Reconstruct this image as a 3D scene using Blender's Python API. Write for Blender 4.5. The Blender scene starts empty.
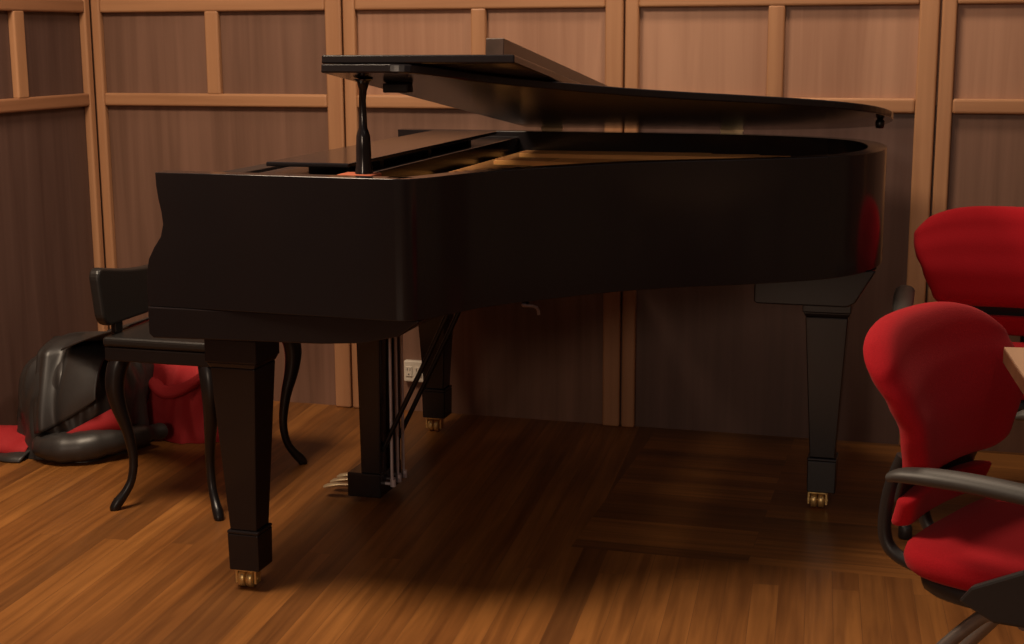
import bpy, bmesh, math, random
from mathutils import Vector, Matrix, noise

random.seed(7)
scene = bpy.context.scene
COL = scene.collection
PI = math.pi

# ------------------------------------------------------------------ helpers
class MB:
    """collects shapes, builds ONE mesh object"""
    def __init__(self):
        self.v, self.f, self.m, self.sm = [], [], [], []
    def add(self, verts, faces, mi=0, smooth=False):
        o = len(self.v)
        self.v += [tuple(p) for p in verts]
        for fc in faces:
            self.f.append([i + o for i in fc]); self.m.append(mi); self.sm.append(smooth)
    def box(self, x0, x1, y0, y1, z0, z1, mi=0):
        vs = [(x, y, z) for z in (z0, z1) for y in (y0, y1) for x in (x0, x1)]
        self.add(vs, [(0, 2, 3, 1), (4, 5, 7, 6), (0, 1, 5, 4), (2, 6, 7, 3), (0, 4, 6, 2), (1, 3, 7, 5)], mi)
    def frustum(self, c0, a0, b0, c1, a1, b1, mi=0):
        vs = []
        for c, a, b in ((c0, a0, b0), (c1, a1, b1)):
            vs += [(c[0]-a, c[1]-b, c[2]), (c[0]+a, c[1]-b, c[2]), (c[0]+a, c[1]+b, c[2]), (c[0]-a, c[1]+b, c[2])]
        self.add(vs, [(3, 2, 1, 0), (4, 5, 6, 7), (0, 1, 5, 4), (1, 2, 6, 5), (2, 3, 7, 6), (3, 0, 4, 7)], mi)
    def prism(self, pts, fn0, fn1, mi=0):
        n = len(pts)
        vs = [fn0(p) for p in pts] + [fn1(p) for p in pts]
        fs = [list(range(n))[::-1], list(range(n, 2*n))]
        fs += [(i, (i+1) % n, n + (i+1) % n, n + i) for i in range(n)]
        self.add(vs, fs, mi)
    def tube(self, path, rad, n=12, mi=0, caps=True, squash=1.0):
        path = [Vector(p) for p in path]
        if not isinstance(rad, (list, tuple)): rad = [rad]*len(path)
        T = []
        for i in range(len(path)):
            a = path[max(i-1, 0)]; b = path[min(i+1, len(path)-1)]
            T.append((b-a).normalized())
        ref = Vector((0, 0, 1)) if abs(T[0].z) < .9 else Vector((1, 0, 0))
        nrm = (ref - T[0]*ref.dot(T[0])).normalized()
        vs = []
        for i, p in enumerate(path):
            nrm = (nrm - T[i]*nrm.dot(T[i])).normalized()
            b = T[i].cross(nrm)
            for k in range(n):
                a = 2*PI*k/n
                vs.append(p + (nrm*math.cos(a)*squash + b*math.sin(a))*rad[i])
        fs = []
        for i in range(len(path)-1):
            for k in range(n):
                fs.append((i*n+k, i*n+(k+1) % n, (i+1)*n+(k+1) % n, (i+1)*n+k))
        self.add(vs, fs, mi, True)
        if caps:
            self.add(vs[:n], [list(range(n))[::-1]], mi)
            self.add(vs[-n:], [list(range(n))], mi)
    def lathe(self, prof, c, n=20, mi=0, axis='z'):
        vs = []
        for r, h in prof:
            for k in range(n):
                a = 2*PI*k/n
                q = (r*math.cos(a), r*math.sin(a), h)
                if axis == 'y': q = (q[0], q[2], q[1])
                if axis == 'x': q = (q[2], q[0], q[1])
                vs.append((c[0]+q[0], c[1]+q[1], c[2]+q[2]))
        fs = []
        for i in range(len(prof)-1):
            for k in range(n):
                fs.append((i*n+k, i*n+(k+1) % n, (i+1)*n+(k+1) % n, (i+1)*n+k))
        fs.append(list(range(n))[::-1]); fs.append([(len(prof)-1)*n+k for k in range(n)])
        self.add(vs, fs, mi, True)
    def grid(self, P, mi=0, close_u=False):
        nu, nv = len(P), len(P[0])
        vs = [p for row in P for p in row]
        fs = []
        for i in range(nu if close_u else nu-1):
            for j in range(nv-1):
                a = i; b = (i+1) % nu
                fs.append((a*nv+j, b*nv+j, b*nv+j+1, a*nv+j+1))
        self.add(vs, fs, mi, True)
    def build(self, name, mats, parent=None, bevel=0, subsurf=0, solidify=0, segs=2, weld=False, shift=True):
        off = Vector((0, 0, 0))
        if parent is not None and shift:
            p = parent
            while p is not None:
                off += p.location; p = p.parent
        bm = bmesh.new()
        vv = [bm.verts.new(Vector(p) - off) for p in self.v]
        for fc, mi, sm in zip(self.f, self.m, self.sm):
            try:
                q = bm.faces.new([vv[i] for i in fc])
            except ValueError:
                continue
            q.material_index = mi; q.smooth = sm
        if weld: bmesh.ops.remove_doubles(bm, verts=bm.verts, dist=1e-5)
        bmesh.ops.recalc_face_normals(bm, faces=bm.faces)
        me = bpy.data.meshes.new(name); bm.to_mesh(me); bm.free()
        if not isinstance(mats, (list, tuple)): mats = [mats]
        for m in mats: me.materials.append(m)
        o = bpy.data.objects.new(name, me); COL.objects.link(o)
        if parent is not None: o.parent = parent
        if solidify:
            s = o.modifiers.new('solid', 'SOLIDIFY'); s.thickness = solidify; s.offset = 0
        if bevel:
            b = o.modifiers.new('bevel', 'BEVEL'); b.width = bevel; b.segments = segs
            b.limit_method = 'ANGLE'; b.angle_limit = math.radians(35); b.harden_normals = False
        if subsurf:
            s = o.modifiers.new('sub', 'SUBSURF'); s.levels = subsurf; s.render_levels = subsurf
        return o

def thing(name, label, cat, loc=(0, 0, 0), rotz=0, group=None):
    o = bpy.data.objects.new(name, None); COL.objects.link(o)
    o.empty_display_size = .1
    o.location = loc; o.rotation_euler = (0, 0, rotz)
    o['label'] = label; o['category'] = cat; o['kind'] = 'thing'
    if group: o['group'] = group
    return o
def tag(o, label, cat, group=None):
    o['label'] = label; o['category'] = cat; o['kind'] = 'thing'
    if group: o['group'] = group
    return o
def struct(o):
    o['kind'] = 'structure'; return o
def part_label(o, s):
    o['label'] = s; return o

# ------------------------------------------------------------------ materials
def newmat(name):
    m = bpy.data.materials.new(name); m.use_nodes = True
    nt = m.node_tree
    return m, nt, nt.nodes['Principled BSDF']
def N(nt, t, **kw):
    n = nt.nodes.new(t)
    for k, v in kw.items(): setattr(n, k, v)
    return n
def lin(r, g, b):
    f = lambda c: (c/255/12.92) if c/255 <= .04045 else ((c/255+.055)/1.055)**2.4
    return (f(r), f(g), f(b), 1)

def plain(name, col, rough=.5, metal=0, spec=.5, nscale=40, namt=.12, bump=0, coat=0, sheen=0):
    m, nt, p = newmat(name)
    tc = N(nt, 'ShaderNodeTexCoord'); ns = N(nt, 'ShaderNodeTexNoise'); ns.inputs['Scale'].default_value = nscale
    ns.inputs['Detail'].default_value = 4
    nt.links.new(tc.outputs['Object'], ns.inputs['Vector'])
    mx = N(nt, 'ShaderNodeMix', data_type='RGBA')
    nt.links.new(ns.outputs['Fac'], mx.inputs['Factor'])
    mx.inputs[6].default_value = tuple(c*(1-namt) for c in col[:3]) + (1,)
    mx.inputs[7].default_value = tuple(c*(1+namt) for c in col[:3]) + (1,)
    nt.links.new(mx.outputs[2], p.inputs['Base Color'])
    p.inputs['Roughness'].default_value = rough; p.inputs['Metallic'].default_value = metal
    p.inputs['Specular IOR Level'].default_value = spec
    p.inputs['Coat Weight'].default_value = coat
    p.inputs['Sheen Weight'].default_value = sheen
    if bump:
        b = N(nt, 'ShaderNodeBump'); b.inputs['Strength'].default_value = bump; b.inputs['Distance'].default_value = .002
        nt.links.new(ns.outputs['Fac'], b.inputs['Height']); nt.links.new(b.outputs['Normal'], p.inputs['Normal'])
    return m

def wood(name, ca, cb, axis='z', rough=.45, scale=1.0, spec=.4):
    m, nt, p = newmat(name)
    tc = N(nt, 'ShaderNodeTexCoord'); mp = N(nt, 'ShaderNodeMapping')
    st = {'x': (1.2, 26, 26), 'y': (26, 1.2, 26), 'z': (26, 26, 1.2)}[axis]
    mp.inputs['Scale'].default_value = tuple(s*scale for s in st)
    ns = N(nt, 'ShaderNodeTexNoise'); ns.inputs['Scale'].default_value = 1; ns.inputs['Detail'].default_value = 6
    ns.inputs['Distortion'].default_value = .6
    n2 = N(nt, 'ShaderNodeTexNoise'); n2.inputs['Scale'].default_value = .16; n2.inputs['Detail'].default_value = 2
    nt.links.new(tc.outputs['Object'], mp.inputs['Vector'])
    nt.links.new(mp.outputs['Vector'], ns.inputs['Vector']); nt.links.new(mp.outputs['Vector'], n2.inputs['Vector'])
    ad = N(nt, 'ShaderNodeMath', operation='ADD'); nt.links.new(ns.outputs['Fac'], ad.inputs[0]); nt.links.new(n2.outputs['Fac'], ad.inputs[1])
    hf = N(nt, 'ShaderNodeMath', operation='MULTIPLY'); hf.inputs[1].default_value = .5; nt.links.new(ad.outputs[0], hf.inputs[0])
    cr = N(nt, 'ShaderNodeValToRGB')
    cr.color_ramp.elements[0].position = .36; cr.color_ramp.elements[0].color = ca
    cr.color_ramp.elements[1].position = .64; cr.color_ramp.elements[1].color = cb
    nt.links.new(hf.outputs[0], cr.inputs['Fac']); nt.links.new(cr.outputs['Color'], p.inputs['Base Color'])
    p.inputs['Roughness'].default_value = rough; p.inputs['Specular IOR Level'].default_value = spec
    b = N(nt, 'ShaderNodeBump'); b.inputs['Strength'].default_value = .08; b.inputs['Distance'].default_value = .002
    nt.links.new(ns.outputs['Fac'], b.inputs['Height']); nt.links.new(b.outputs['Normal'], p.inputs['Normal'])
    return m

def floor_mat():
    m, nt, p = newmat('oak strip floor')
    L = nt.links.new
    geo = N(nt, 'ShaderNodeNewGeometry')
    def planks(rot, w, length, off):
        mp = N(nt, 'ShaderNodeMapping'); mp.inputs['Rotation'].default_value = (0, 0, rot)
        mp.inputs['Location'].default_value = off
        L(geo.outputs['Position'], mp.inputs['Vector'])
        br = N(nt, 'ShaderNodeTexBrick'); br.offset = .37; br.offset_frequency = 3; br.squash = 1
        br.inputs['Scale'].default_value = 1; br.inputs['Brick Width'].default_value = length; br.inputs['Row Height'].default_value = w
        br.inputs['Mortar Size'].default_value = .0005; br.inputs['Mortar Smooth'].default_value = .3
        br.inputs['Color1'].default_value = (0, 0, 0, 1); br.inputs['Color2'].default_value = (1, 1, 1, 1)
        br.inputs['Mortar'].default_value = (.0, .0, .0, 1); br.inputs['Bias'].default_value = 0
        L(mp.outputs['Vector'], br.inputs['Vector'])
        sc = N(nt, 'ShaderNodeMapping'); sc.inputs['Scale'].default_value = (2.2, 42, 1); L(mp.outputs['Vector'], sc.inputs['Vector'])
        addv = N(nt, 'ShaderNodeVectorMath', operation='ADD')
        cmb = N(nt, 'ShaderNodeCombineXYZ'); mlt = N(nt, 'ShaderNodeMath', operation='MULTIPLY'); mlt.inputs[1].default_value = 37
        L(br.outputs['Color'], mlt.inputs[0]); L(mlt.outputs[0], cmb.inputs['Z']); L(mlt.outputs[0], cmb.inputs['X'])
        L(sc.outputs['Vector'], addv.inputs[0]); L(cmb.outputs[0], addv.inputs[1])
        ns = N(nt, 'ShaderNodeTexNoise'); ns.inputs['Scale'].default_value = 1; ns.inputs['Detail'].default_value = 6; ns.inputs['Distortion'].default_value = .5
        L(addv.outputs[0], ns.inputs['Vector'])
        return br, ns
    b1, n1 = planks(PI/2 - math.radians(4.5), .062, 2.4, (0, 0, 0))
    b2, n2 = planks(math.radians(0), .062, 1.4, (.3, .01, 0))
    # the bay under and behind the piano's tail is laid across: header joint at y = -1.185, right of x = 2.05
    sx = N(nt, 'ShaderNodeSeparateXYZ'); L(geo.outputs['Position'], sx.inputs[0])
    gy = N(nt, 'ShaderNodeMath', operation='GREATER_THAN'); gy.inputs[1].default_value = -1.185; L(sx.outputs['Y'], gy.inputs[0])
    gx = N(nt, 'ShaderNodeMath', operation='GREATER_THAN'); gx.inputs[1].default_value = 2.05; L(sx.outputs['X'], gx.inputs[0])
    msk = N(nt, 'ShaderNodeMath', operation='MULTIPLY'); L(gy.outputs[0], msk.inputs[0]); L(gx.outputs[0], msk.inputs[1])
    def mixf(a, b):
        mm = N(nt, 'ShaderNodeMix', data_type='RGBA'); L(msk.outputs[0], mm.inputs['Factor']); L(a, mm.inputs[6]); L(b, mm.inputs[7]); return mm.outputs[2]
    board = mixf(b1.outputs['Color'], b2.outputs['Color'])
    grain = mixf(n1.outputs['Color'], n2.outputs['Color'])
    gap = mixf(b1.outputs['Fac'], b2.outputs['Fac'])
    cr = N(nt, 'ShaderNodeValToRGB'); e = cr.color_ramp.elements
    e[0].position = 0; e[0].color = (.175, .070, .019, 1); e[1].position = 1; e[1].color = (.33, .135, .033, 1)
    k = e.new(.3); k.color = (.225, .085, .020, 1)
    L(board, cr.inputs['Fac'])
    gr = N(nt, 'ShaderNodeValToRGB'); gr.color_ramp.elements[0].position = .3; gr.color_ramp.elements[0].color = (.62, .58, .55, 1)
    gr.color_ramp.elements[1].position = .65; gr.color_ramp.elements[1].color = (1.1, 1.1, 1.1, 1)
    sp = N(nt, 'ShaderNodeSeparateColor'); L(grain, sp.inputs[0]); L(sp.outputs[0], gr.inputs['Fac'])
    mu = N(nt, 'ShaderNodeMix', data_type='RGBA', blend_type='MULTIPLY'); mu.inputs['Factor'].default_value = 1
    L(cr.outputs['Color'], mu.inputs[6]); L(gr.outputs['Color'], mu.inputs[7])
    # wear: large soft stains
    wn = N(nt, 'ShaderNodeTexNoise'); wn.inputs['Scale'].default_value = 2.2; wn.inputs['Detail'].default_value = 3
    L(geo.outputs['Position'], wn.inputs['Vector'])
    wr = N(nt, 'ShaderNodeValToRGB'); wr.color_ramp.elements[0].position = .3; wr.color_ramp.elements[0].color = (.8, .76, .72, 1)
    wr.color_ramp.elements[1].position = .6; wr.color_ramp.elements[1].color = (1, 1, 1, 1); L(wn.outputs['Fac'], wr.inputs['Fac'])
    m2 = N(nt, 'ShaderNodeMix', data_type='RGBA', blend_type='MULTIPLY'); m2.inputs['Factor'].default_value = 1
    L(mu.outputs[2], m2.inputs[6]); L(wr.outputs['Color'], m2.inputs[7])
    m3 = N(nt, 'ShaderNodeMix', data_type='RGBA'); L(gap, m3.inputs['Factor']); L(m2.outputs[2], m3.inputs[6]); m3.inputs[7].default_value = (.11, .042, .014, 1)
    L(m3.outputs[2], p.inputs['Base Color'])
    p.inputs['Roughness'].default_value = .42; p.inputs['Specular IOR Level'].default_value = .35
    bp = N(nt, 'ShaderNodeBump'); bp.inputs['Strength'].default_value = .15; bp.inputs['Distance'].default_value = .002; bp.invert = True
    L(gap, bp.inputs['Height']); L(bp.outputs['Normal'], p.inputs['Normal'])
    return m

M = {}
M['stile'] = wood('stile oak', (.32, .150, .072, 1), (.46, .235, .118, 1), 'z')
M['rail'] = wood('rail oak', (.32, .150, .072, 1), (.46, .235, .118, 1), 'x')
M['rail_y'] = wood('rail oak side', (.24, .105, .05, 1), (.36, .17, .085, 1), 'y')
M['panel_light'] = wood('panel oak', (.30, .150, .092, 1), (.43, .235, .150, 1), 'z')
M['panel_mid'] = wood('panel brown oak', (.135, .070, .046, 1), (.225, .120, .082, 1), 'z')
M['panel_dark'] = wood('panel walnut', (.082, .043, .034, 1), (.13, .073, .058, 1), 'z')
M['floor'] = floor_mat()
M['lacquer'] = plain('black lacquer', (.0148, .0120, .0130), .16, spec=.40, nscale=3, namt=.1)
M['satin'] = plain('black satin wood', (.008, .0065, .007), .3, spec=.4, nscale=30)
M['seat_leather'] = plain('black leather', (.014, .0125, .012), .38, spec=.4, nscale=180, bump=.2)
M['brass'] = plain('brass', (.80, .58, .24), .35, .7, nscale=60)
M['brass_dull'] = plain('worn brass', (.75, .58, .36), .4, .6, nscale=60)
M['gold'] = plain('gold bronze plate', (.85, .42, .12), .42, .2, nscale=25)
M['copper'] = plain('copper wound wire', (.70, .34, .12), .4, .5)
M['spruce'] = plain('spruce', (.42, .22, .08), .5, nscale=12)
M['felt_red'] = plain('red felt', (.38, .09, .04), .85, nscale=90)
M['steel'] = plain('steel rod', (.62, .53, .55), .4, .35, nscale=50)
M['ivory'] = plain('ivory keys', (.65, .6, .5), .25, nscale=20, namt=.04)
M['slab'] = wood('dark board', (.040, .023, .016, 1), (.075, .042, .030, 1), 'y', rough=.35)
M['red_fabric'] = plain('red wool fabric', (.40, .009, .016), .9, spec=.12, nscale=420, namt=.25, bump=.25, sheen=.04)
M['black_plastic'] = plain('black plastic', (.018, .017, .018), .45, nscale=200, bump=.05)
M['grey_plastic'] = plain('dark grey arm pad', (.055, .05, .046), .5, nscale=200, bump=.05)
M['tube'] = plain('grey painted tube', (.20, .175, .16), .38, .5, nscale=80)
M['laminate'] = wood('table laminate', (.40, .24, .15, 1), (.52, .33, .21, 1), 'y', rough=.35, scale=.7)
M['edge_wood'] = wood('table edge', (.10, .04, .018, 1), (.15, .065, .03, 1), 'x')
M['cover_black'] = plain('black coated cloth', (.030, .027, .026), .42, spec=.6, nscale=300, bump=.06)
M['cover_red'] = plain('red lining cloth', (.36, .018, .022), .75, spec=.3, nscale=300, namt=.2, bump=.1)
M['plaster'] = plain('warm plaster', (.38, .29, .22), .8, spec=.2, nscale=14, namt=.05)
M['outlet'] = plain('outlet plastic', (.62, .55, .46), .4, nscale=30, namt=.04)
M['slot'] = plain('slot dark', (.03, .025, .02), .5)

# ------------------------------------------------------------------ setting
W = .9634           # one bay of panelling
ROOM_X, ROOM_Y, ROOM_Z = 6.3, -10.2, 2.85
b = MB(); b.box(-.2, ROOM_X, ROOM_Y, .2, -.1, 0)
struct(b.build('floor', M['floor']))

Z_TOP, Z_RAIL0, Z_RAIL1 = 1.3705, 1.047, 1.0925
Z_TOPR = 1.4155
# back wall: the panels
b = MB()
b.box(-.2, ROOM_X, .014, .2, 0, ROOM_Z, 1)
bays = 6
def bay_mat(n, low, half):
    if low: return {0: 2, 1: 1, 2: 3, 3: 1}.get(n, 1)
    return {0: 1, 1: 0, 2: 0, 3: 0}.get(n, 0)
for n in range(bays):
    x0 = n*W
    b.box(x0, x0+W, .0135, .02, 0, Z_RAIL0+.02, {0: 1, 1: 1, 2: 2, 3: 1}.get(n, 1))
    for h in (0, 1):
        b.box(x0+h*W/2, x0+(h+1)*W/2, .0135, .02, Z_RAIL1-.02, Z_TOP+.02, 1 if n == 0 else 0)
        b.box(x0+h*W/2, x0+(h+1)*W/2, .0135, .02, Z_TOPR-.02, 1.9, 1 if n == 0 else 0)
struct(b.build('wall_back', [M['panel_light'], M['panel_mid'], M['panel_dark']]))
# stiles: two per joint with a groove between, half-bay mullions above the rail
b = MB()
for n in range(0, bays+1):
    xc = n*W
    if n > 0: b.box(xc-.062, xc-.003, -.012, .016, 0, ROOM_Z)
    if n < bays: b.box(xc+.003 if n else .012, xc+.047, -.012, .016, 0, ROOM_Z)
    if n < bays:
        xm = xc + W/2 - .004
        b.box(xm-.026, xm+.026, -.010, .016, Z_RAIL1-.004, Z_TOP+.004)
        b.box(xm-.026, xm+.026, -.010, .016, Z_TOPR-.004, 1.9)
struct(b.build('trim_1', M['stile'], bevel=.007, segs=3))
b = MB()
for n in range(bays):
    x0, x1 = n*W+.046, (n+1)*W-.061
    b.box(x0, x1, -.011, .016, Z_RAIL0, Z_RAIL1)
    b.box(x0, x1, -.011, .016, Z_TOP, Z_TOPR)
    b.box(x0, x1, -.011, .016, 1.88, 1.93)
struct(b.build('trim_2', M['rail'], bevel=.008, segs=3))
# left wall
b = MB()
b.box(-.2, -.014, ROOM_Y, 0.014, 0, ROOM_Z, 0)
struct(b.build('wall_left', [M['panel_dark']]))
WL = .83
b = MB()
for n in range(0, 9):
    yc = -n*WL
    if n: b.box(-.016, .012, yc+.003, yc+.055, 0, ROOM_Z)
    b.box(-.016, .012, yc-.047, (yc-.003) if n else -.012, 0, ROOM_Z)
    ym = yc - WL/2 - .016
    b.box(-.016, .010, ym-.030, ym+.030, Z_RAIL1-.004, Z_TOP+.004)
    b.box(-.016, .010, ym-.030, ym+.030, Z_TOPR-.004, 1.9)
struct(b.build('trim_3', M['stile'], bevel=.007, segs=3))
b = MB()
for n in range(0, 9):
    y1, y0 = -n*WL-.046, -(n+1)*WL+.054
    b.box(-.016, .011, y0, y1, Z_RAIL0, Z_RAIL1)
    b.box(-.016, .011, y0, y1, Z_TOP, Z_TOPR)
    b.box(-.016, .011, y0, y1, 1.88, 1.93)
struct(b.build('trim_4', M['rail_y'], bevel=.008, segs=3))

b = MB(); b.box(ROOM_X, ROOM_X+.15, ROOM_Y, .2, 0, ROOM_Z); struct(b.build('wall_right', M['plaster']))
b = MB(); b.box(-.2, ROOM_X+.15, ROOM_Y-.15, ROOM_Y, 0, ROOM_Z); struct(b.build('wall_front', M['plaster']))
# outlet on the wall under the piano
o = thing('wall_outlet', 'cream electrical outlet low on the panelled wall behind the piano pedals', 'outlet', (1.197, -.001, .146))
b = MB(); b.box(1.160, 1.234, -.010, .0135, .109, .183)
pl = b.build('cover_plate', M['outlet'], o, bevel=.004)
for dx in (-.017, .017):
    b = MB(); b.box(1.197+dx-.012, 1.197+dx+.012, -.014, -.010, .128, .164)
    s = b.build('socket', M['outlet'], o, bevel=.002)
    b = MB()
    b.box(1.197+dx-.006, 1.197+dx-.004, -.0147, -.0135, .148, .158); b.box(1.197+dx+.004, 1.197+dx+.006, -.0147, -.0135, .148, .158)
    b.box(1.197+dx-.002, 1.197+dx+.002, -.0147, -.0135, .134, .139)
    b.build('slot', M['slot'], s)
# bent metal lever on the wall panel
b = MB()
b.lathe([(.012, 0), (.012, .006), (.007, .009)], (1.592, .0135, .399), 16, axis='y')
pts = [(1.592, .012, .399), (1.592, -.016, .399), (1.598, -.026, .399), (1.612, -.03, .400), (1.632, -.03, .400), (1.644, -.03, .396), (1.6495, -.03, .386), (1.651, -.03, .372)]
b.tube(pts, .0055, 10)
tag(b.build('lever_handle', M['steel']), 'small bent metal lever handle on the wall panel below the piano', 'handle')

# ------------------------------------------------------------------ grand piano
PN = thing('grand_piano', 'black lacquered grand piano with its lid raised, along the panelled wall', 'piano', (2.0, -.95, 0))
def crom(pts, n=5):
    out = []
    P = [Vector(p) for p in pts]
    for i in range(len(P)-1):
        a, b_, c, d = P[max(i-1, 0)], P[i], P[i+1], P[min(i+2, len(P)-1)]
        for k in range(n):
            t = k/n
            out.append(.5*((2*b_) + (c-a)*t + (2*a-5*b_+4*c-d)*t*t + (3*b_-a-3*c+d)*t**3))
    out.append(P[-1]); return out
curve = crom([(1.80, -1.757), (1.834, -1.748), (1.858, -1.718), (1.882, -1.672), (1.92, -1.585), (1.968, -1.51), (2.036, -1.433), (2.129, -1.33),
              (2.225, -1.243), (2.336, -1.168), (2.46, -1.10), (2.593, -1.012), (2.69, -.915), (2.748, -.80), (2.772, -.66), (2.762, -.52),
              (2.718, -.385), (2.63, -.285), (2.5, -.215), (2.35, -.172), (2.2, -.150), (2.05, -.145)], 4)
FRONT_X = 1.225
OUT = [Vector((FRONT_X, -1.732)), Vector((1.33, -1.737)), Vector((1.45, -1.742)), Vector((1.6, -1.748)), Vector((1.72, -1.754))] + curve + \
      [Vector((1.8, -.145)), Vector((1.6, -.145)), Vector((1.4, -.145)), Vector((FRONT_X, -.145))]
def offset(poly, dist):
    out = []
    for i in range(len(poly)):
        a = poly[max(i-1, 0)]; c = poly[min(i+1, len(poly)-1)]
        t = (c-a).normalized(); nrm = Vector((-t.y, t.x))      # left of travel = inside
        out.append(poly[i] + nrm*dist)
    return out
INN = offset(OUT, .05)
ZT, ZB = .990, .684
def front_x(z):
    prof = [(.600, 1.190), (.70, 1.190), (.76, 1.191), (.793, 1.198), (.82, 1.213), (.845, 1.231), (.873, 1.2385), (.90, 1.236), (.929, 1.230), (.96, 1.226), (.99, 1.225)]
    for (z0, a), (z1, c) in zip(prof, prof[1:]):
        if z <= z1: return a + (c-a)*(z-z0)/(z1-z0)
    return prof[-1][1]
ZS = [.684, .76, .78, .793, .807, .82, .833, .845, .86, .873, .887, .90, .915, .929, .945, .96, .975, .990]
b = MB()
n = len(OUT)
def rimpt(line, i, z):
    p = line[i]; x = p.x
    if i in (0, n-1): x = front_x(z)
    return (x, p.y, z)
vs = []
for line in (OUT, INN):
    for i in range(n):
        for z in ZS: vs.append(rimpt(line, i, z))
K = len(ZS)
fo = [(i*K+j, (i+1)*K+j, (i+1)*K+j+1, i*K+j+1) for i in range(n-1) for j in range(K-1)]
q = n*K
fi = [(q+i*K+j, q+i*K+j+1, q+(i+1)*K+j+1, q+(i+1)*K+j) for i in range(n-1) for j in range(K-1)]
ft = [(i*K+K-1, (i+1)*K+K-1, q+(i+1)*K+K-1, q+i*K+K-1) for i in range(n-1)]
fb = [(i*K, q+i*K, q+(i+1)*K, (i+1)*K) for i in range(n-1)]
fc = []
for i in (0, n-1):
    fc += [(i*K+j, i*K+j+1, q+i*K+j+1, q+i*K+j) for j in range(K-1)]
b.add(vs, fo+fi+ft+fb+fc)
for k in range(len(b.sm)): b.sm[k] = True
rim = b.build('rim', M['lacquer'], PN, bevel=.0035, segs=2)
rim.data.set_sharp_from_angle(angle=math.radians(40)) if hasattr(rim.data, 'set_sharp_from_angle') else None
# key bed with slanted rear corner
prof = [(1.192, .622), (1.192, .6835), (1.846, .6835), (1.846, .678), (1.836, .672), (1.80, .646), (1.72, .627), (1.62, .620), (1.202, .612)]
b = MB(); b.prism(prof, lambda p: (p[0], -1.738, p[1]), lambda p: (p[0], -.150, p[1]))
b.build('key_bed', M['lacquer'], PN, bevel=.004)
# bottom frame: beams under the soundboard
b = MB()
inner = [p for p in offset(OUT, .045) if p.x > 1.80]
b.prism([(p.x, p.y) for p in inner], lambda p: (p[0], p[1], .80), lambda p: (p[0], p[1], .825))
b.build('soundboard', M['spruce'], PN)
for (xa, ya, xb, yb) in ((1.86, -1.5, 2.3, -.20), (1.86, -.95, 2.66, -.55), (1.86, -.40, 2.6, -.36)):
    b = MB(); dv = Vector((xb-xa, yb-ya)).normalized(); nv = Vector((-dv.y, dv.x))*.035
    pts = [(xa-nv.x, ya-nv.y), (xb-nv.x, yb-nv.y), (xb+nv.x, yb+nv.y), (xa+nv.x, ya+nv.y)]
    b.prism(pts, lambda p: (p[0], p[1], .715), lambda p: (p[0], p[1], .80))
    b.build('beam', M['satin'], PN, bevel=.004)
# gold plate with bars, strings, bridge
b = MB()
pl = [p for p in offset(OUT, .052) if p.x > 1.64]
b.prism([(p.x, p.y) for p in pl], lambda p: (p[0], p[1], .895), lambda p: (p[0], p[1], .917))
for (xa, ya, xb, yb) in ((1.66, -1.35, 2.05, -1.30), (1.66, -.95, 2.45, -.92), (1.66, -.55, 2.66, -.60), (1.66, -.28, 2.45, -.27)):
    dv = Vector((xb-xa, yb-ya)).normalized(); nv = Vector((-dv.y, dv.x))*.012
    b.prism([(xa-nv.x, ya-nv.y), (xb-nv.x, yb-nv.y), (xb+nv.x, yb+nv.y), (xa+nv.x, ya+nv.y)], lambda p: (p[0], p[1], .917), lambda p: (p[0], p[1], .928))
b.build('plate', M['gold'], PN, bevel=.003)
b = MB()
for k in range(44):
    y = -1.62 + k*.0325
    xe = 1.86 + min(.78, max(0, (y+1.62))*.72)
    b.tube([(1.66, y, .932), (xe, y + .03, .932)], .0007, 4)
st = b.build('strings', M['copper'], PN); st['kind'] = 'stuff'
# keys, key slip, fallboard
b = MB()
for k in range(52):
    y0 = -1.655 + k*.0265
    b.box(1.222, 1.365, y0+.0006, y0+.0259, .715, .742)
b.build('white_keys', M['ivory'], PN, bevel=.0012, segs=1)
b = MB()
for k in range(51):
    if (k % 7) in (1, 4): continue
    y = -1.655 + (k+1)*.0265
    b.frustum((1.318, y, .742), .048, .0062, (1.322, y, .754), .045, .0048)
b.build('black_keys', M['satin'], PN)
b = MB(); b.box(1.202, 1.219, -1.680, -.197, .6845, .736); b.build('key_slip', M['lacquer'], PN, bevel=.003)
for ya in (-1.682, -.277):
    b = MB(); b.box(1.222, 1.36, ya, ya+.08 if ya < -1 else ya+.08, .7005, .77)
    # short block at each end of the keys
    b.v = [(x, min(max(y, -1.682), -.197), z) for x, y, z in b.v]
    if ya < -1: b.v = [(x, y if y < -1.68 else -1.657, z) for x, y, z in b.v]
    b.build('key_block', M['lacquer'], PN, bevel=.003)
b = MB(); prof = [(1.366, .745), (1.346, .974), (1.333, .984), (1.333, .976), (1.34, .966), (1.352, .745)]
b.prism(prof, lambda p: (p[0], -1.680, p[1]), lambda p: (p[0], -.197, p[1])); b.build('fallboard', M['lacquer'], PN, bevel=.002)
# tray over the action and the music desk folded flat on it
b = MB(); b.box(1.370, 1.632, -1.682, -.197, .905, .972); b.build('tray', M['lacquer'], PN, bevel=.003)
b = MB(); b.box(1.402, 1.610, -1.535, -.36, .990, 1.0005)
md = b.build('music_desk', M['lacquer'], PN, bevel=.003)
for y in (-1.3, -.95, -.6):
    b = MB(); b.box(1.41, 1.60, y-.012, y+.012, .9722, .9899); b.build('desk_support', M['satin'], md)
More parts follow.
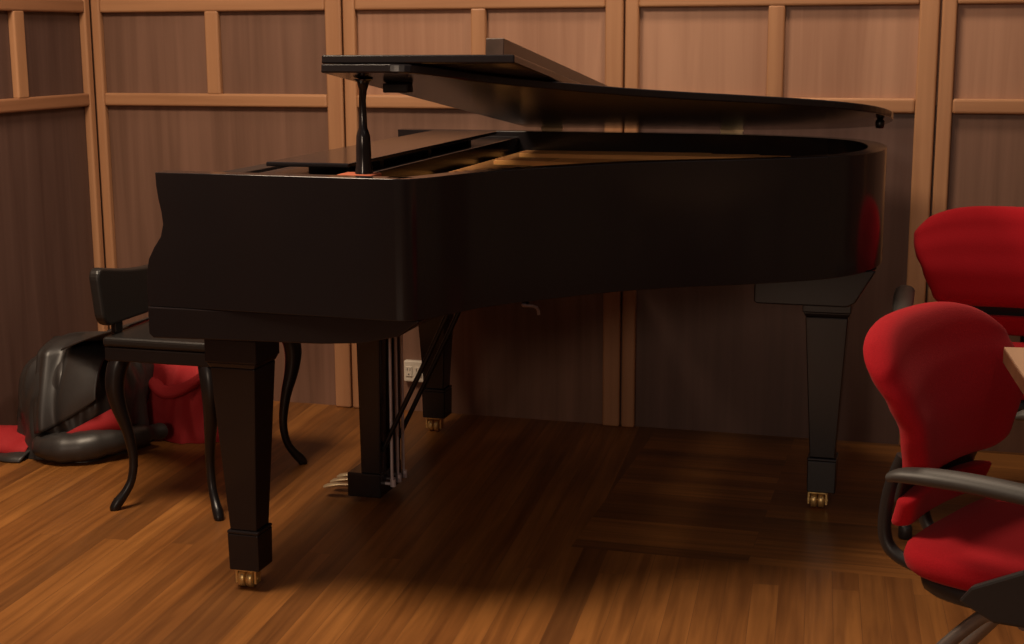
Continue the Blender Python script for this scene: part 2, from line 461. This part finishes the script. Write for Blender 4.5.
# hinged lid
AL = math.radians(7.5); S, C = math.sin(AL), math.cos(AL); HY, HZ = -.150, 1.000
def lidp(x, d, t): return (x, HY - d*C + t*S, HZ + d*S + t*C)
LIDX = 1.642
edge = offset(OUT, -.012)
le = [p for p in edge if p.x >= LIDX]
lp = [(LIDX, le[0].y)] + [(p.x, min(p.y, HY+.004)) for p in le] + [(LIDX, HY+.004)]
b = MB(); b.prism([(x, (HY-y)) for x, y in lp], lambda p: lidp(p[0], p[1], 0), lambda p: lidp(p[0], p[1], .0185))
lid = b.build('lid', M['lacquer'], PN, bevel=.003)
b = MB(); fl = [(LIDX-.004, .0), (LIDX+.424, .0), (LIDX+.424, 1.612), (LIDX-.004, 1.605)]
b.prism(fl, lambda p: lidp(p[0], p[1], .0205), lambda p: lidp(p[0], p[1], .0385))
flap = b.build('lid_flap', M['lacquer'], lid, bevel=.003)
for d in (.15, .8, 1.45):
    b = MB(); b.tube([lidp(LIDX-.006, d-.05, .0195), lidp(LIDX-.006, d+.05, .0195)], .004, 8)
    b.build('flap_hinge', M['brass'], lid)
for x in (1.725, 2.293):
    b = MB()
    b.tube([(x-.035, -.137, 1.000), (x+.035, -.137, 1.000)], .0055, 10)
    b.box(x-.033, x+.033, -.1435, -.1395, .955, .998)
    b.build('lid_hinge', M['brass_dull'], PN)
b = MB(); c = lidp(2.752, .50, -.012); b.lathe([(.010, -.012), (.012, -.004), (.012, .006), (.007, .012)], c, 14)
b.build('lid_bumper', M['satin'], lid)
b = MB(); c = lidp(1.735, 1.40, -.009); b.box(c[0]-.03, c[0]+.03, c[1]-.018, c[1]+.018, c[2]-.012, c[2]+.009)
b.build('prop_cup', M['satin'], lid, bevel=.003)
# prop stick standing on the near rim
PX, PY = 1.692, -1.645
top = HZ + (HY-PY)/C*S - .002
b = MB()
b.tube([(PX, PY, .990), (PX, PY, 1.0), (PX, PY, 1.01), (PX, PY, 1.04), (PX, PY, 1.07), (PX, PY, 1.08), (PX, PY, 1.09), (PX, PY, 1.15), (PX+.002, PY, 1.17), (PX+.003, PY, top-.006), (PX+.003, PY, top)],
       [.020, .019, .017, .0165, .0155, .013, .0095, .0080, .0085, .014, .022], 16)
b.build('lid_prop', M['lacquer'], PN)
b = MB(); b.box(1.638, 1.722, -1.676, -1.612, .9725, .989); part_label(b.build('prop_block', M['felt_red'], PN, bevel=.004), 'small reddish wooden block under the lid prop')
b = MB(); b.box(1.6335, 1.73, -1.694, -1.600, .903, .9722); b.build('prop_ledge', M['lacquer'], PN, bevel=.003)
# legs with casters
def leg(x, y, ztop, rot=0, cap=True):
    b = MB()
    b.frustum((x, y, .150), .034, .034, (x, y, .545), .056, .056)
    b.frustum((x, y, .545), .056, .056, (x, y, .558), .062, .062)
    b.box(x-.064, x+.064, y-.064, y+.064, .558, ztop)
    b.frustum((x, y, .142), .040, .040, (x, y, .150), .040, .040)
    b.frustum((x, y, .052), .038, .038, (x, y, .142), .0395, .0395)
    l = b.build('leg', M['lacquer'], PN, bevel=.003)
    b = MB()
    cx = x-.010
    b.box(cx-.025, cx+.025, y-.020, y+.020, .043, .0525)
    b.box(cx-.027, cx-.021, y-.012, y+.014, .010, .046); b.box(cx+.021, cx+.027, y-.012, y+.014, .010, .046)
    for dx in (-.010, .010):
        b.lathe([(.014, -.009), (.021, -.007), (.021, .007), (.014, .009)], (cx+dx, y, .021), 20, axis='x')
    b.tube([(cx-.028, y, .021), (cx+.028, y, .021)], .0055, 8)
    part_label(b.build('caster', M['brass'], l, bevel=.001, segs=1), 'brass double wheel caster')
leg(1.384, -1.655, .613); leg(1.353, -.215, .613); leg(2.640, -.690, .600)
b = MB(); prof = [(2.452, .590), (2.46, .584), (2.695, .584), (2.715, .596), (2.765, .6835), (2.452, .6835)]
b.prism(prof, lambda p: (p[0], -.80, p[1]), lambda p: (p[0], -.58, p[1])); b.build('leg_block', M['lacquer'], PN, bevel=.004)
# pedal lyre
LX, LY = 1.405, -.915
b = MB()
for dy in (-.055, .055):
    b.frustum((LX+.022, LY+dy, .085), .030, .024, (LX+.026, LY+dy*1.15, .60), .036, .028)
b.box(LX-.035, LX+.085, LY-.10, LY+.10, .590, .6145)
b.box(LX-.048, LX+.052, LY-.085, LY+.085, .018, .088)
ly = b.build('pedal_lyre', M['lacquer'], PN, bevel=.005)
for dy in (-.05, 0, .05):
    b = MB()
    b.tube([(LX-.046, LY+dy, .042), (LX-.08, LY+dy, .040), (LX-.105, LY+dy, .036), (LX-.125, LY+dy, .031), (LX-.134, LY+dy, .028)], [.009, .010, .014, .0145, .008], 12, squash=.45)
    part_label(b.build('pedal', M['brass_dull'], ly), 'brass pedal')
    b = MB()
    b.tube([(LX+.072, LY+dy*.9, .062), (LX+.074, LY+dy*.9, .6145)], .0048, 8)
    b.tube([(LX+.075, LY+dy*.9, .045), (LX+.075, LY+dy*.9, .066)], .0085, 10)
    b.tube([(LX+.045, LY+dy*.9, .052), (LX+.077, LY+dy*.9, .052)], .005, 8)
    part_label(b.build('pedal_rod', M['steel'], ly), 'thin steel pedal rod')
for dy in (-.06, .06):
    b = MB(); b.tube([(LX+.05, LY+dy, .15), (LX+.20, LY+dy, .45), (LX+.28, LY+dy, .617)], .007, 8)
    b.build('brace', M['satin'], ly)

# board lying across the folded lid flap
b = MB()
sl = [(1.925, .02), (1.968, .02), (1.968, 1.36), (1.925, 1.36)]
b.prism(sl, lambda p: lidp(p[0], p[1], .0390), lambda p: lidp(p[0], p[1], .104))
tag(b.build('wooden_board', M['slab'], bevel=.002), 'long dark brown wooden board lying on top of the folded piano lid', 'board')

# ------------------------------------------------------------------ piano bench with low back
BN = thing('piano_bench', 'black bench with curved legs and low back at the keyboard', 'bench', (.93, -.935, 0))
bx0, bx1, by0, by1 = .750, 1.090, -1.245, -.675
b = MB(); b.box(bx0+.004, bx1-.004, by0+.004, by1-.004, .463, .491); b.build('seat', M['seat_leather'], BN, bevel=.010, segs=3)
b = MB(); b.box(bx0+.008, bx1-.008, by0+.008, by1-.008, .424, .4625); b.build('apron', M['satin'], BN, bevel=.004)
def cabriole(cx, cy, sx, sy):
    pts, rad = [], []
    for z, o_, r in ((.430, -.006, .027), (.40, .004, .028), (.35, .010, .026), (.29, .004, .021), (.22, -.010, .0155), (.14, -.018, .0125), (.08, -.012, .0115), (.045, .002, .0125), (.022, .016, .015), (.006, .024, .014), (.0, .024, .011)):
        pts.append((cx+sx*o_, cy+sy*o_, z)); rad.append(r)
    b = MB(); b.tube(crom(pts, 3), [rad[min(int(i/3), len(rad)-1)]*(1-(i % 3)/3) + rad[min(int(i/3)+1, len(rad)-1)]*((i % 3)/3) for i in range(len(crom(pts, 3)))], 14)
    b.build('leg', M['satin'], BN)
for cx, sx in ((bx0+.034, -1), (bx1-.034, 1)):
    for cy, sy in ((by0+.034, -1), (by1-.034, 1)): cabriole(cx, cy, sx, sy)
# low back: panel with rounded corners
b = MB()
def rr(y0, y1, z0, z1, r, k=6):
    out = []
    for (cy, cz, a0) in ((y1-r, z1-r, 0), (y0+r, z1-r, 90), (y0+r, z0+r, 180), (y1-r, z0+r, 270)):
        for i in range(k+1):
            a = math.radians(a0 + 90*i/k); out.append((cy+r*math.cos(a), cz+r*math.sin(a)))
    return out
bo = []
for (y, z) in rr(by0-.01, by1+.01, .520, .682, .034):
    if z > .66: z -= .035*math.sin(PI*(y-by0)/(by1-by0))**1.0 if by0 < y < by1 else 0
    bo.append((y, z))
# extra points along the scooped top edge
k = max(range(len(bo)), key=lambda q: (bo[q][1] > .6, bo[q][0] if bo[q][1] > .6 else -9))
top_pts = []
for q in range(1, 12):
    y = (by1+.01-.036) + ((by0-.01+.036)-(by1+.01-.036))*q/12
    top_pts.append((y, .682-.035*math.sin(PI*(y-by0)/(by1-by0))))
bo = bo[:7] + top_pts + bo[7:]
b.prism(bo, lambda p: (.748-.10*(p[1]-.5), p[0], p[1]), lambda p: (.780-.10*(p[1]-.5), p[0], p[1]))
b.build('backrest', M['seat_leather'], BN, bevel=.008, segs=3)
for y in (by0+.07, by1-.07):
    b = MB(); b.box(.7545, .7715, y-.018, y+.018, .4915, .535); b.build('back_post', M['satin'], BN, bevel=.003)

# ------------------------------------------------------------------ crumpled piano cover on the floor
def fold(p, s, seed): return noise.noise(Vector((p[0]*s+seed, p[1]*s, p[2]*s)))
def ridge(v):                       # sharp cloth creases
    return 1 - 2.4*abs(noise.noise(v))
def mound(cx, cy, rx, ry, h, seed, amp, flat=3.0, nu=150, nv=70, topamp=.12, fr=1.9):
    P = []
    for i in range(nu):
        a = 2*PI*i/nu; row = []
        c, s_ = math.cos(a), math.sin(a)
        for j in range(nv+1):
            t = math.sin(PI/2*j/nv)**1.0
            rad = max(0, 1-t**flat)**.5
            k = 1 + amp*(1-.35*t)*ridge(Vector((c*fr+seed, s_*fr, t*.9))) + .5*amp*ridge(Vector((c*fr*2.1, s_*fr*2.1+seed, t*1.9+3)))
            k += .16*max(0, .16-t)
            sq = (abs(c)**3 + abs(s_)**3)**(-1/3)
            x = cx + rx*rad*k*sq*c; y = cy + ry*rad*k*sq*s_
            z = h*t*(1 + topamp*t*ridge(Vector((x*5+seed, y*5, 7.7))))
            row.append((x, y, max(z, .001)))
        P.append(row)
    return P
b = MB(); b.grid(mound(.305, -.62, .185, .215, .335, 3.1, .10, flat=5.5, topamp=.07), 0, True)
cov = b.build('piano_cover', M['cover_black'], None, weld=True)
tag(cov, 'crumpled black piano cover with red lining on the floor behind the bench', 'cover')
b = MB(); b.grid(mound(.545, -.385, .180, .175, .29, 8.3, .13, flat=3.0, topamp=.12, fr=1.5), 0, True)
part_label(b.build('lining', M['cover_red'], cov, weld=True), 'red lining turned outward')
def taper(n_, r, lo=.4): return [r*(lo+(1-lo)*math.sin(PI*i/(n_-1))**.6) for i in range(n_)]
b = MB(); pp = crom([(.49, -.545, .20), (.545, -.565, .165), (.60, -.562, .172), (.67, -.55, .215), (.715, -.52, .28)], 6); b.tube(pp, taper(len(pp), .040), 14, squash=.45)
part_label(b.build('lining', M['cover_red'], cov), 'red lining turned outward')
# rolled hem in front
b = MB()
pp = crom([(.27, -.83, .045), (.33, -.87, .047), (.41, -.86, .052), (.48, -.80, .060), (.53, -.72, .06), (.56, -.62, .05)], 6)
b.tube(pp, [.03+.026*math.sin(PI*min(1, (i+4)/len(pp)))+.008*noise.noise(Vector((i*.5, 2, 0))) for i in range(len(pp))], 18, squash=.85)
b.build('hem_roll', M['cover_black'], cov)
P = []
for i in range(17):
    u = i/16; row = []
    for j in range(13):
        v = j/12
        a = Vector((.375, -.875, .095)).lerp(Vector((.50, -.80, .165)), u); c = Vector((.40, -.865, .08)).lerp(Vector((.545, -.75, .075)), u)
        p = a.lerp(c, v); p.y -= .03*math.sin(PI*v)*u; row.append(p)
    P.append(row)
b = MB(); b.grid(P)
part_label(b.build('lining', M['cover_red'], cov), 'red lining turned outward')
# a broad flat fold hanging down the front of the bundle
P = []
for i in range(37):
    u = i/36; row = []
    for j in range(25):
        v = j/24
        x = .235 + .245*u + .03*v*(1-u)
        zt = .352 + .018*math.sin(PI*u) - .02*u; zb = .085 + .12*u**1.3
        z = zt + (zb-zt)*v
        y = -.775 - .095*math.sin(v*PI/2) - .020*math.exp(-((u-.16)/.07)**2)*(1-.4*v) + .022*math.exp(-((u-.34)/.10)**2) + .012*math.sin(5*u+3*v)
        if v < .12: y += .09*(1-v/.12)**1.5
        row.append((x, y, z))
    P.append(row)
b = MB(); b.grid(P); b.build('front_fold', M['cover_black'], cov, solidify=.005)
# flat tail of the cover spread to the left
def strip(y0, y1, z0, x0, x1, seed, th):
    P = []
    for i in range(31):
        u = i/30; row = []
        for j in range(13):
            v = j/12
            x = x0+(x1-x0)*u; y = y0+(y1-y0)*v + .015*noise.noise(Vector((u*3, seed, 0)))
            z = z0 + th*math.sin(PI*v)**.6*(.7+.4*noise.noise(Vector((u*4+seed, v*2, 0))))
            row.append((x, y, z))
        P.append(row)
    return P
b = MB(); b.grid(strip(-.915, -.60, .004, .012, .235, 2.0, .030)); b.build('hem', M['cover_black'], cov, solidify=.006)
b = MB(); b.grid(strip(-.875, -.62, .016, .014, .225, 5.0, .062)); part_label(b.build('lining', M['cover_red'], cov, solidify=.006), 'red lining turned outward')
# corner of the cover pulled up against the end of the bench seat
P = []
for i in range(61):
    u = i/60; row = []
    x = .33 + .405*u
    for j in range(31):
        v = j/30
        k = u
        y = (-.80 + .30*v)*(1-k) + (-1.07 + .34*v)*k
        q = max(0, (.735-x)/.405)
        z = .488 - .150*q**.9 + .010*math.sin(8*v+3*u)*min(1, q*5)
        row.append((x, y, z))
    P.append(row)
b = MB(); b.grid(P); b.build('draped_corner', M['cover_black'], cov, solidify=.004)

# ------------------------------------------------------------------ red chairs
def lerp(tab, t):
    if t <= tab[0][0]: return tab[0][1]
    for (a, u), (c, w_) in zip(tab, tab[1:]):
        if t <= c:
            k = (t-a)/(c-a); k = k*k*(3-2*k)*.5 + k*.5
            return u + (w_-u)*k
    return tab[-1][1]
XT = [(0, -.240), (.15, -.230), (.32, -.216), (.5, -.216), (.7, -.237), (.88, -.268), (1.0, -.292)]
WT = [(0, .150), (.15, .160), (.32, .178), (.5, .206), (.68, .228), (.80, .235), (.90, .236), (1.0, .230)]
def back_surface(t, s):
    """t height 0..1, s across -1..1 -> local point on the backrest centre surface"""
    z = .465 + .352*t
    w = lerp(WT, t)
    x = lerp(XT, t) + .045*(abs(s)**2.3)*(.4+.6*min(1, max(0, t)*1.6))
    zz = z - .052*(abs(s)**3.2)*max(0, t-.55)/.45
    return Vector((x, s*w, zz))
def upper(t, s): return back_surface(.23 + .77*t, s)
def lower(t, s): return back_surface(.165*t, s)
def strap(t, s): 
    p = back_surface(.10 + .20*t, s*.9); return Vector((p.x-.016, p.y, p.z))
def shell(mb, fn, th_front, th_back, nt=30, ns=26, mi=0, pw=12.0):
    F, B = [], []
    for i in range(nt+1):
        t = .5-.5*math.cos(PI*i/nt); rf, rb = [], []
        for j in range(ns+1):
            s = -math.cos(PI*j/ns)
            e = max(0, 1-abs(s)**pw)**.5 * max(0, 1-abs(2*t-1)**(pw*1.6))**.5
            # round the outline's corners in plan
            q = max(0, abs(2*t-1)-.72)/.28
            p = fn(t, s*(1-.15*q**2.4))
            dx = Vector((1, 0, .15)).normalized()
            rf.append(p + dx*th_front*e); rb.append(p - dx*th_back*e)
        F.append(rf); B.append(rb)
    mb.grid(F, mi); mb.grid(B, mi)
def seat_pad(mb, z0, z1, hx, hy, dome=.0, rad=.07, ex=0):
    lv = [(z0, .955), (z0+.2*(z1-z0), .99), (z0+.5*(z1-z0), 1.0), (z0+.8*(z1-z0), .99), (z1, .95), (z1+dome*.5, .75), (z1+dome, .35), (z1+dome, .02)]
    P = []
    for i in range(64):
        a = 2*PI*i/64
        c, s = math.cos(a), math.sin(a)
        k = (abs(c)**4.5 + abs(s)**4.5)**(-1/4.5)
        row = [(0, 0, z0)] if False else []
        for z, r in [(z0, .02)] + lv:
            x = c*k*hx*r; y = s*k*hy*r*(1 - .07*(c*k))
            fall = -.020*max(0, (x/hx-.55)/.45)**2
            row.append((x, y, z + fall))
        P.append([(x+ex, y, z) for x, y, z in row])
    mb.grid(P, 0, True)

def make_chair(name, label, loc, rot, group):
    t = thing(name, label, 'chair', loc, rot, group)
    kw = dict(shift=False)
    b = MB(); seat_pad(b, .412, .455, .225, .216, .010, ex=.012); b.build('seat', M['red_fabric'], t, weld=True, **kw)
    b = MB(); seat_pad(b, .378, .4115, .205, .200, .0, ex=.02); b.build('seat_shell', M['black_plastic'], t, weld=True, **kw)
    b = MB(); shell(b, upper, .030, .026); b.build('backrest', M['red_fabric'], t, weld=True, **kw)
    b = MB(); shell(b, lower, .024, .020, 12, 20); b.build('lumbar_pad', M['red_fabric'], t, weld=True, **kw)
    b = MB(); shell(b, strap, .010, .010, 10, 16); b.build('back_strap', M['black_plastic'], t, weld=True, **kw)
    b = MB()
    for y in (-.075, .075):
        b.tube(crom([(-.02, y, .378), (-.17, y, .376), (-.25, y, .386), (-.282, y, .42), (-.278, y, .50), (-.255, y, .57)], 5), .012, 10, squash=1.0)
    b.build('back_bracket', M['black_plastic'], t, **kw)
    for sgn in (-1, 1):
        y = sgn*.250
        P = []
        path = [(-.190, .586, .014), (-.165, .594, .022), (-.11, .600, .026), (-.04, .603, .027), (.05, .602, .027), (.14, .597, .025), (.20, .588, .018)]
        b = MB(); pts = crom([(x, y, z) for x, z, w in path], 4)
        ws = [w for x, z, w in path]; rad = []
        for i in range(len(pts)):
            k = min(i//4, len(ws)-1); k2 = min(k+1, len(ws)-1); rad.append(ws[k]+(ws[k2]-ws[k])*(i % 4)/4)
        b.tube(pts, rad, 16, squash=.55); 
        pad = b.build('armrest', M['grey_plastic'], t, **kw)
        b = MB(); b.prism([(.00, .390), (-.06, .412), (-.04, .44), (.04, .485), (.095, .591), (.145, .589), (.105, .47), (.09, .400)], lambda p: (p[0], y-.011, p[1]), lambda p: (p[0], y+.011, p[1]))
        b.build('arm_support', M['black_plastic'], t, bevel=.005, **kw)
        b = MB(); b.tube(crom([(.08, y*.60, .368), (.01, y*.60, .368), (-.045, y*.60, .360), (-.085, y*.62, .33), (-.19, y*.75, .20), (-.32, y*.92, .035)], 5), .0115, 12)
        l = b.build('leg', M['tube'], t, **kw)
        b = MB(); b.lathe([(.012, 0), (.018, .004), (.018, .03), (.013, .038)], (-.322, y*.922, 0), 14); b.build('foot', M['black_plastic'], l, **kw)
        b = MB(); b.tube(crom([(-.04, y*.52, .362), (.04, y*.52, .360), (.085, y*.53, .335), (.13, y*.66, .20), (.19, y*.86, .035)], 5), .0115, 12)
        l = b.build('leg', M['tube'], t, **kw)
        b = MB(); b.lathe([(.012, 0), (.018, .004), (.018, .03), (.013, .038)], (.191, y*.861, 0), 14); b.build('foot', M['black_plastic'], l, **kw)
    b = MB(); b.tube([(.04, -.243, .396), (.04, .243, .396)], .012, 12); b.build('cross_bar', M['tube'], t, **kw)
    return t
GR = 'red office chairs at the table'
ch = make_chair('office_chair', 'red padded armchair pulled up to the table corner, nearest the camera', (3.135, -2.165, 0), math.atan2(-.43, .9), GR)
def dup(root, loc, rotz, label):
    r = root.copy(); COL.objects.link(r); r.location = loc; r.rotation_euler = (0, 0, rotz); r['label'] = label
    for chd in list(root.children):
        c = chd.copy(); COL.objects.link(c); c.parent = r
        for g in chd.children:
            d = g.copy(); COL.objects.link(d); d.parent = c
    return r
dup(ch, (3.085, -.70, 0), -PI/2, 'red padded armchair standing farther back, close to the wall and piano tail')

# ------------------------------------------------------------------ table, only its corner is in view
TB = thing('table', 'light wood laminate table whose corner juts in beside the red chairs', 'table', (3.6, -2.5, 0))
A = Vector((3.033, -1.975)); ea = Vector((.995, .097)); eb = Vector((.097, -.995))
def tp(a, c): p = A + ea*a + eb*c; return (p.x, p.y)
b = MB(); b.prism([tp(0, 0), tp(1.3, 0), tp(1.3, .9), tp(0, .9)], lambda p: (p[0], p[1], .712), lambda p: (p[0], p[1], .738))
b.build('table_edge', M['edge_wood'], TB, bevel=.002)
b = MB(); b.prism([tp(.001, .001), tp(1.299, .001), tp(1.299, .899), tp(.001, .899)], lambda p: (p[0], p[1], .7382), lambda p: (p[0], p[1], .741))
b.build('tabletop', M['laminate'], TB)
for a, c in ((.62, .1), (1.2, .1), (.62, .8), (1.2, .8)):
    b = MB(); x, y = tp(a, c); b.tube([(x, y, 0), (x, y, .7118)], .022, 14); b.build('leg', M['tube'], TB)

# ------------------------------------------------------------------ light
w = bpy.data.worlds.new('room'); scene.world = w; w.use_nodes = True
bg = w.node_tree.nodes['Background']; bg.inputs['Color'].default_value = (1.0, .84, .82, 1); bg.inputs['Strength'].default_value = .12
def area(name, loc, size, power, col, rot=(0, 0, 0), spread=None):
    l = bpy.data.lights.new(name, 'AREA'); l.shape = 'DISK'; l.size = size; l.energy = power; l.color = col
    if spread: l.spread = spread
    o = bpy.data.objects.new(name, l); COL.objects.link(o); o.location = loc; o.rotation_euler = rot
    return o
WARM = (1.0, .78, .56)
area('ceiling_lamp_by_keyboard', (.85, -2.1, 2.8), .9, 76, WARM)
area('upper_wall_wash', (2.5, -.75, 2.8), .4, 22, WARM)  # wall wash added to brighten the upper panelling
area('front_fill', (3.9, -4.2, 2.8), .4, 3, WARM)  # weak front fill added for the chairs, no fixture modelled
area('far_low_lamp', (1.9, -9.3, 2.4), .9, 60, (1.0, .74, .54), (math.radians(75), 0, 0))  # distant low warm source, reaches in under the piano and lid

# ------------------------------------------------------------------ camera
R_ = Vector((0.960134, 0.2795, -0.00471)); U_ = Vector((-0.049364, 0.186113, 0.981287)); F_ = Vector((-0.275146, 0.941935, -0.192491))
cam = bpy.data.cameras.new('camera'); co = bpy.data.objects.new('camera', cam); COL.objects.link(co)
mat = Matrix((( R_.x, U_.x, -F_.x, 2.90793), (R_.y, U_.y, -F_.y, -4.65139), (R_.z, U_.z, -F_.z, 1.2872), (0, 0, 0, 1)))
co.matrix_world = mat
cam.sensor_fit = 'HORIZONTAL'; cam.sensor_width = 36; cam.lens = 1463.14/1024*36
cam.clip_start = .05; cam.clip_end = 60
scene.camera = co
vs_ = scene.view_settings
vs_.view_transform = 'Standard'; vs_.look = 'None'; vs_.gamma = 1; vs_.use_curve_mapping = False; vs_.exposure = .10
